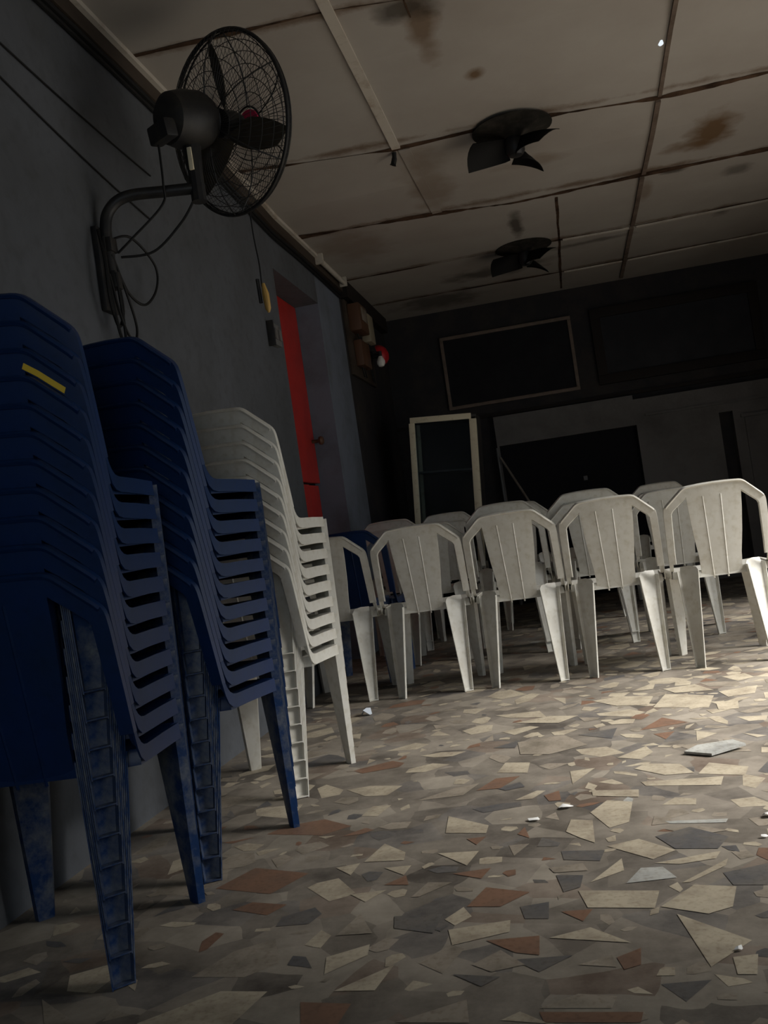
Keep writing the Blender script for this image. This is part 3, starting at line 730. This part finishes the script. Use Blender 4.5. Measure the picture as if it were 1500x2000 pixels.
for y in (6.20, 6.87): box(bm, XW + .03, XW + .085, y - .012, y + .012, 2.675, 2.744, .003)
tag(obj('ceiling_tube_lamp', bm, M['batten']), 'pale unlit tube under the dark cornice above the doorway', 'lamp')

# ------------------------------------------------------------------ cables on the left wall
bm = bmesh.new()
for (dz, r, dx, w, lab) in ((-.105, .012, .013, .008, 'thick black cable clipped just under the wooden cornice of the left wall'), (-.130, .009, .010, .006, 'thinner black cable running below the thick one under the cornice')):
    pts = []; bm = bmesh.new()
    for k in range(60):
        y = 1.2 + k * (6.9 - 1.2) / 59
        pts.append((XW + dx + .002, y, zc(y) + dz + w * math.sin(y * 2.3) - .010 * max(0, math.sin(y * 1.1))))
    tube(bm, pts, r, 7)
    tag(obj('cable_run', bm, M['cable']), lab, 'cable')
for (y0, z0, y1, z1, sag, lab) in ((2.2, 2.50, 3.62, 2.40, .015, 'upper of two thin wires sagging across the left wall towards the fan'), (2.2, 2.42, 3.55, 2.20, .02, 'lower of two thin wires sagging across the left wall towards the fan')):
    bm = bmesh.new(); pts = []
    for k in range(25):
        t = k / 24; pts.append((XW + .006, y0 + (y1 - y0) * t, z0 + (z1 - z0) * t - sag * 4 * t * (1 - t)))
    tube(bm, pts, .0035, 6); tag(obj('thin_wire', bm, M['cable']), lab, 'wire')

# ------------------------------------------------------------------ wall fan
FC = Vector((-1.041, 3.328, 2.393))                  # centre of the guard
az = R(32.5); AX = Vector((math.sin(az), math.cos(az), .13)).normalized()
UP = (Vector((0, 0, 1)) - AX * AX.z).normalized(); SD = AX.cross(UP)
MF = Matrix((SD.to_4d(), UP.to_4d(), AX.to_4d(), Vector((0, 0, 0, 1)))).transposed(); MF[3] = (0, 0, 0, 1)
for i in range(3): MF[i][3] = 0
MF = Matrix.Translation(FC) @ MF                     # local z = fan axis, local y = up
fan = thing('wall_fan', 'large black caged wall fan on a curved arm above the blue stacks', 'fan', (XW, 3.08, 1.95))
bpy.context.view_layer.update()
IV = Matrix.Translation((-XW, -3.08, -1.95))
def fobj(name, bm, m, parent=fan, world=True, local_to=None):
    bmesh.ops.transform(bm, matrix=IV @ (MF if not world else Matrix.Identity(4)), verts=bm.verts[:])
    return obj(name, bm, m, parent)
RG = .320
# guard: rim ring, rear and front basket of wires
def gz(r, side):                                     # depth of the basket at radius r
    t = max(0, min(1, (r - .08) / (RG - .08)))
    return side * (.085 * (1 - t ** 2.6) + .012)
bm = bmesh.new()
tube(bm, [(RG * math.cos(2 * PI * k / 64), RG * math.sin(2 * PI * k / 64), 0) for k in range(64)], .0075, 8, closed=True)
tube(bm, [((RG - .004) * math.cos(2 * PI * k / 64), (RG - .004) * math.sin(2 * PI * k / 64), .018) for k in range(64)], .004, 6, closed=True)
rim = fobj('guard_rim', bm, M['black_metal'], world=False)
for side, nm, nw in ((-1, 'rear_guard', 84), (1, 'front_guard', 84)):
    bm = bmesh.new()
    for k in range(nw):
        a = 2 * PI * k / nw; pts = []
        for j in range(8):
            r = .07 + (RG - .07) * j / 7; b = a + side * .35 * (1 - j / 7)
            pts.append((r * math.cos(b), r * math.sin(b), gz(r, side)))
        tube(bm, pts, .0011, 4, cap=False)
    for r in (.07, .12, .17, .215, .255, .29, .315):
        tube(bm, [(r * math.cos(2 * PI * k / 48), r * math.sin(2 * PI * k / 48), gz(r, side)) for k in range(48)], .0016 if r > .08 else .004, 5, closed=True)
    for k in range(6):
        a = 2 * PI * k / 6 + .3; pts = [(r * math.cos(a), r * math.sin(a), gz(r, side) * 1.02) for r in (.07, .14, .2, .26, .31, RG)]
        tube(bm, pts, .0028, 5)
    fobj(nm, bm, M['wire'], world=False)
bm = bmesh.new(); lathe(bm, [(0, .112), (.055, .11), (.062, .104), (.060, .098), (0, .098)], 28); fobj('badge', bm, M['pink'], world=False)['label'] = 'pink round badge'
bm = bmesh.new(); lathe(bm, [(0, .055), (.04, .05), (.05, .02), (.05, -.04), (0, -.045)], 24); fobj('hub', bm, M['black_metal'], world=False)
for k in range(3):
    bm = bmesh.new(); a0 = R(84 + 120 * k); L = []
    for j in range(9):
        t = j / 8; r = .045 + .255 * t; hw = .026 + .045 * math.sin(PI * min(1, .15 + t * .75)); sw = .12 * t
        row = []
        for i in range(5):
            u = -1 + i / 2; q = a0 + sw + u * hw / max(r, .06) * .8
            row.append(bm.verts.new((r * math.cos(q), r * math.sin(q), u * (.034 - .012 * t))))
        L.append(row)
    for a, b in zip(L, L[1:]):
        for i in range(4): bm.faces.new((a[i], a[i + 1], b[i + 1], b[i]))
    bmesh.ops.transform(bm, matrix=IV @ MF, verts=bm.verts[:])
    obj('blade', solid(bm, .003, M['blade_brown'], 'blade'), None, fan)
bm = bmesh.new(); lathe(bm, [(0, -.30), (.055, -.295), (.088, -.27), (.100, -.22), (.102, -.15), (.088, -.115), (.06, -.10), (0, -.10)], 28)
mo = fobj('motor', bm, M['black_metal'], world=False)
bm = bmesh.new(); box(bm, -.055, .055, -.085, -.02, -.335, -.285, .01); bmesh.ops.transform(bm, matrix=IV @ MF, verts=bm.verts[:])
sb_ = obj('gear_box', bm, M['black_metal'], mo)
P = lambda v: FC + SD * v[0] + UP * v[1] + AX * v[2]
mc = P((0, 0, -.185)); bot = mc + Vector((0, 0, -.265))
bm = bmesh.new(); tube(bm, [mc + Vector((0, 0, -.05)), mc + Vector((0, 0, -.14)), bot], [.036, .030, .024], 10); tube(bm, [bot + Vector((0, 0, .03)), bot + Vector((0, 0, -.03))], .028, 10)
fobj('yoke', bm, M['black_metal'])
bm = bmesh.new(); kz = mc + Vector((.0, -.030, -.15)); box(bm, kz.x - .008, kz.x + .008, kz.y - .006, kz.y + .004, kz.z - .04, kz.z + .04, .002); fobj('knob', bm, M['cream_metal'])
bm = bmesh.new(); base = Vector((XW + .035, 3.08, 1.85))
tube(bm, smooth_path([base, base + Vector((0, .0, .16)), base + Vector((.02, .012, .235)), base + Vector((.085, .03, .275)), bot + Vector((-.10, -.03, .02)), bot + Vector((.0, 0, .02))], 7), .0205, 12)
fobj('arm', bm, M['black_metal'])
bm = bmesh.new(); box(bm, XW + .001, XW + .022, 3.035, 3.125, 1.72, 2.02, .004); box(bm, XW + .02, XW + .06, 3.055, 3.105, 1.80, 1.86, .004); box(bm, XW + .02, XW + .06, 3.055, 3.105, 1.93, 1.98, .004)
fobj('wall_bracket', bm, M['black_metal'])
# slack power lead looped at the bracket
bm = bmesh.new(); x = XW + .03
for pts, r in (([(x, 3.03, 2.0), (x + .03, 2.99, 1.88), (x + .03, 2.99, 1.74), (x + .02, 3.05, 1.66), (x + .02, 3.10, 1.74), (x + .015, 3.08, 1.95)], .006),
               ([(x, 3.10, 1.98), (x + .03, 3.22, 2.02), (x + .05, 3.36, 1.95), (x + .04, 3.37, 1.86), (x + .03, 3.27, 1.78), (x + .02, 3.17, 1.80), (x + .01, 3.12, 1.88)], .005),
               ([(x + .02, 3.07, 1.92), (x + .03, 3.12, 1.80), (x + .03, 3.17, 1.68), (x + .03, 3.13, 1.62), (x + .03, 3.06, 1.68), (x + .02, 3.03, 1.84)], .005),
               ([(x + .02, 3.02, 1.97), (x + .03, 3.0, 1.80), (x + .03, 3.03, 1.63), (x + .03, 3.07, 1.63), (x + .03, 3.06, 1.85)], .0055),
               ([P((-.03, -.04, -.31)), P((-.04, -.22, -.33)), (-1.26, 3.12, 2.07), (-1.38, 3.10, 1.97), (x + .03, 3.10, 1.93)], .0045),
               ([bot + Vector((-.02, 0, -.02)), bot + Vector((-.08, 0, -.09)), (-1.33, 3.16, 1.93), (x + .03, 3.12, 1.92)], .0045)):
    tube(bm, smooth_path(pts, 8), r, 6)
fobj('power_lead', bm, M['cable'])
bm = bmesh.new(); hp = P((0, -.322, .0)); q = hp + Vector((.004, .004, -.285))
tube(bm, smooth_path([hp, hp + Vector((0, .003, -.10)), hp + Vector((.006, .004, -.20)), q], 6), .0028, 6)
pc = fobj('pull_cord', bm, M['cable'])
bm = bmesh.new(); tube(bm, [q + Vector((.006, 0, .01)), q + Vector((.010, 0, -.03)), q + Vector((.012, .0, -.085)), q + Vector((.013, 0, -.10))], [.006, .013, .011, .004], 10)
bmesh.ops.transform(bm, matrix=IV, verts=bm.verts[:]); obj('pull_handle', bm, M['yellow_plug'], pc)['label'] = 'amber pull handle'
bm = bmesh.new(); tube(bm, [q + Vector((-.014, 0, .03)), q + Vector((-.012, 0, -.06))], .007, 8); bmesh.ops.transform(bm, matrix=IV, verts=bm.verts[:]); obj('pull_weight', bm, M['black_metal'], pc)

# ------------------------------------------------------------------ small things on the left wall
t = thing('wall_switch', 'small grey switch box on the wall just before the red door', 'switch', (XW, 5.03, 1.985))
bm = bmesh.new(); box(bm, .001, .035, -.065, .065, -.06, .06, .006); obj('box', bm, M['grey_plastic'], t)
bm = bmesh.new(); box(bm, .034, .044, -.055, -.015, -.03, .03, .004); box(bm, .034, .044, .015, .055, -.03, .03, .004); obj('rocker', bm, M['wall_grey'], t)
bm = bmesh.new(); box(bm, .001, .04, -.082, -.066, -.07, .07, .003); obj('end_plate', bm, M['black_metal'], t)
t = thing('meter_board', 'brown electrical board with boxes high in the dark corner of the left wall', 'board', (XW, 7.38, 2.33))
bm = bmesh.new(); box(bm, .001, .025, -.42, .42, -.30, .275, .003); obj('backboard', bm, M['wood_dark'], t)
bm = bmesh.new(); box(bm, .025, .12, -.36, -.08, .04, .25, .012); mt = obj('meter', bm, M['bakelite'], t)
bm = bmesh.new(); box(bm, .12, .126, -.31, -.13, .12, .22, .003); obj('meter_window', bm, M['wood_pale'], mt)
bm = bmesh.new(); box(bm, .025, .10, .06, .24, .02, .25, .01); obj('fuse_box', bm, M['cream_box'], t)
bm = bmesh.new(); box(bm, .025, .09, -.30, -.02, -.22, -.02, .01); obj('cut_out', bm, M['bakelite'], t)
for y in (-.22, -.14, .12, .18):
    bm = bmesh.new(); tube(bm, smooth_path([(.05, y, .05), (.06, y + .03, -.05), (.05, y - .01, -.16), (.05, y + .05, -.29)], 5), .006, 6); obj('cable', bm, M['cable'], t)
t = thing('alarm_bell', 'round red bell on the board in the dark far corner', 'bell', (XW + .1, 7.72, 2.28))
bm = bmesh.new(); lathe(bm, [(0, .07), (.03, .068), (.065, .05), (.085, .02), (.088, 0), (.06, -.005), (0, -.005)], 28, Matrix.Rotation(R(70), 4, 'Y')); obj('gong', bm, M['red_bell'], t)
bm = bmesh.new(); tube(bm, [(-.0735, 0, 0), (0, 0, 0)], .02, 10); obj('mount', bm, M['black_metal'], t)
t = thing('light_bulb', 'small white bulb hanging beside the red bell', 'bulb', (XW + .14, 7.50, 2.20))
bm = bmesh.new(); lathe(bm, [(0, -.06), (.022, -.052), (.034, -.03), (.034, -.01), (.02, .02), (.013, .03), (0, .03)], 20); obj('glass_bulb', bm, M['white_glass'], t)
bm = bmesh.new(); tube(bm, [(0, 0, .03), (0, 0, .07)], .016, 10); tube(bm, [(0, 0, .06), (-.10, 0, .10)], .006, 6); obj('holder', bm, M['black_metal'], t)

# ------------------------------------------------------------------ glass cabinet, leaning
cab = thing('display_cabinet', 'narrow leaning glass display cabinet with cream posts in the back corner', 'cabinet', (-1.31, 7.33, 0))
cab.rotation_euler = (0, R(4.6), 0)
w, d, h = .53, .36, 1.64
cab.location.z = 0.044
def cb(*bx, **k):
    bm = bmesh.new()
    for b in bx: box(bm, *b, k.get('bev', .003))
    return bm
obj('base', cb((0, w, .0, d, 0, .10)), M['cab_dark'], cab)
for x, y, p, nm in ((0, 0, .045, 'post'), (w - .055, 0, .055, 'post'), (0, d - .035, .035, 'post'), (w - .035, d - .035, .035, 'post')):
    obj(nm, cb((x, x + p, y, y + .035, .10, h - .045 if y == 0 else h - .03)), M['cream_metal'] if y == 0 or x == 0 else M['cab_dark'], cab)
obj('top_rail', cb((.01, w - .04, 0, .04, h - .045, h)), M['cream_metal'], cab)
obj('top', cb((.002, w - .002, .041, d, h - .028, h - .005)), M['cab_dark'], cab)
obj('back_panel', cb((.036, w - .036, d - .012, d, .10, h - .03)), M['board_grey'], cab)
obj('side_panel', cb((w - .012, w - .002, .036, d - .036, .10, h - .03)), M['cab_dark'], cab)
obj('side_panel', cb((.004, .010, .036, d - .036, .10, h - .03)), M['glass'], cab)
obj('glass_front', cb((.046, w - .056, .012, .017, .10, h - .046), bev=0), M['glass'], cab)
for z in (.58, 1.20):
    obj('shelf', cb((.047, w - .057, .020, d - .014, z, z + .014), bev=0), M['grey_plastic'], cab)

# ------------------------------------------------------------------ small ceiling fans
def orbit_fan(x, y, z, a0, r, label):
    t = thing('ceiling_fan', label, 'fan', (x, y, z), 0, 'small black ceiling fans')
    hh = zc(y) - z
    bm = bmesh.new(); lathe(bm, [(0, hh - .001), (.205, hh - .001), (.205, hh - .006), (.12, hh - .016), (.07, hh - .035), (.045, .045), (0, .045)], 36); obj('ceiling_base', bm, M['base_dark'], t)
    bm = bmesh.new(); lathe(bm, [(0, .05), (.042, .048), (.052, .02), (.05, -.025), (.035, -.045), (0, -.05)], 24); obj('motor', bm, M['black_metal'], t)
    for k in range(3):
        bm = bmesh.new(); L = []; aa = R(a0 + 120 * k)
        for j in range(8):
            q = j / 7; rr = .035 + (r - .035) * q; hw = .022 + .062 * q ** .8; row = []
            for i in range(6):
                u = -1 + 2 * i / 5; b = aa + .35 * q + u * hw / max(rr, .05)
                row.append(bm.verts.new((rr * math.cos(b), rr * math.sin(b), -.008 + u * (.050 - .008 * q) - .03 * q * q + .014 * (1 - u * u))))
            L.append(row)
        for p, s in zip(L, L[1:]):
            for i in range(5): bm.faces.new((p[i], p[i + 1], s[i + 1], s[i]))
        obj('blade', solid(bm, .003, M['fan_black'], 'blade'), None, t)
    return t
orbit_fan(-.04, 4.90, 2.675, 178, .25, 'small black three-bladed fan under the ceiling, the nearer of the two')
orbit_fan(-.10, 7.03, 2.655, 172, .26, 'small black three-bladed fan under the ceiling, the farther of the two')
bm = bmesh.new(); zq = zc(4.85)
tube(bm, smooth_path([(-.655, 4.87, zq - .004), (-.66, 4.88, zq - .035), (-.672, 4.885, zq - .065)], 4), [.012] * 4 + [.014] * 4 + [.018], 8)
tag(obj('ceiling_hook', bm, M['cable']), 'small black fitting hanging from the ceiling joint between the fans', 'fitting')

# ------------------------------------------------------------------ litter on the floor
def scrap(x, y, r, label, m=None, cat='scrap', seed=0, high=.5):
    rr = random.Random(seed); bm = bmesh.new(); n = 7
    c = bm.verts.new((x, y, .004 + r * high)); ring = []
    for k in range(n):
        a = 2 * PI * k / n; q = r * rr.uniform(.6, 1.2)
        ring.append(bm.verts.new((x + q * math.cos(a), y + q * math.sin(a) * .8, .0035 + r * high * rr.choice((0, 0, .5, .9)))))
    for k in range(n): bm.faces.new((c, ring[k], ring[(k + 1) % n]))
    tag(obj('paper_scrap', solid(bm, .001, m or M['paper'], 'paper_scrap'), None), label, cat)
scrap(-1.07, 4.24, .035, 'crumpled pale blue wrapper on the floor beside the white stack leg', M['foil'], 'wrapper', 1, .8)
scrap(-.15, 2.64, .020, 'small white scrap on the floor among tile shards, mid-floor', seed=2, high=.3)
scrap(-.23, 2.55, .020, 'thin white scrap just nearer the camera than the mid-floor one', seed=3, high=.15)
scrap(.165, 1.755, .009, 'tiny white crumb on the large cream tile shard near the camera', seed=4)
scrap(.345, 2.44, .016, 'tiny white scrap at the right edge of the floor', seed=5)
scrap(.31, 2.30, .008, 'white crumb below the scrap at the right edge of the floor', seed=6)
# lifted slab of pale tile catching the light
bm = bmesh.new()
vs = [(.215, 3.07, .004), (.29, 3.015, .004), (.40, 3.075, .010), (.37, 3.125, .013), (.26, 3.11, .010)]
lo = [bm.verts.new(v) for v in vs]; hi = [bm.verts.new((x, y, z + .007)) for x, y, z in vs]
bm.faces.new(lo); bm.faces.new(hi)
for i in range(5): bm.faces.new((lo[i], lo[(i + 1) % 5], hi[(i + 1) % 5], hi[i]))
tag(obj('loose_tile', bm, SH[4]), 'loose pale broken tile lying tilted on the floor in the light', 'tile')

# ------------------------------------------------------------------ light
def area(name, loc, rot, sx, sy, e, col):
    l = bpy.data.lights.new(name, 'AREA'); l.shape = 'RECTANGLE'; l.size = sx; l.size_y = sy; l.energy = e; l.color = col
    o = bpy.data.objects.new(name, l); COL.objects.link(o); o.location = loc; o.rotation_euler = rot; return o
# soft sky light falling through the side doorway on the right
sl = bpy.data.lights.new('sky_light', 'SUN'); sl.energy = 16.5; sl.angle = R(42); sl.color = (1.0, .965, .915)
so = bpy.data.objects.new('sky_light', sl); COL.objects.link(so); so.location = (5, 2, 4)
_el, _az = R(45), R(-6)                              # elevation; azimuth of the light measured from +x
so.rotation_euler = Vector((math.cos(_el) * math.cos(_az), math.cos(_el) * math.sin(_az), math.sin(_el))).to_track_quat('Z', 'Y').to_euler()
al = bpy.data.lights.new('rear_fill', 'AREA'); al.shape = 'RECTANGLE'; al.size = 1.35; al.size_y = 1.15; al.energy = 11; al.color = (.82, .92, 1.0)
ao = bpy.data.objects.new('rear_fill', al); COL.objects.link(ao); ao.location = (.3, YN - .10, 1.5); ao.rotation_euler = (R(90), 0, 0)   # unseen fill light added behind the camera
w = bpy.data.worlds.new('sky'); scn.world = w; w.use_nodes = True
bg = w.node_tree.nodes['Background']; bg.inputs[0].default_value = (.85, .93, 1, 1); bg.inputs[1].default_value = 1.0

# ------------------------------------------------------------------ camera
cam = bpy.data.cameras.new('camera'); co = bpy.data.objects.new('camera', cam); COL.objects.link(co)
RW = ((0.97004, -0.14499, -0.19771), (0.19850, -0.00795, 0.98007), (-0.14367, -0.98990, 0.02107))   # rows X, Y, Z in (right, down, forward)
a = Vector((375, -15, 1850)); t_ = -(a @ a) / (a.x - .145 * a.y); X = (a + t_ * Vector((1, -.145, 0))).normalized()
if X.x < 0: X = -X
Yv = a.normalized(); Zv = X.cross(Yv)
if Zv.y > 0: Zv = -Zv
right = Vector((X.x, Yv.x, Zv.x)); down = Vector((X.y, Yv.y, Zv.y)); fwd = Vector((X.z, Yv.z, Zv.z))
m4 = Matrix.Identity(4)
for i in range(3): m4[i][0] = right[i]; m4[i][1] = -down[i]; m4[i][2] = -fwd[i]
m4[2][3] = .82
co.matrix_world = m4
cam.sensor_fit = 'VERTICAL'; cam.sensor_height = 36; cam.sensor_width = 27; cam.lens = 36 * 1850 / 2000
cam.clip_start = .02; cam.clip_end = 60
scn.camera = co
vs_ = scn.view_settings
vs_.view_transform = 'Standard'; vs_.look = 'None'; vs_.gamma = 1; vs_.use_curve_mapping = False
vs_.exposure = 0.0
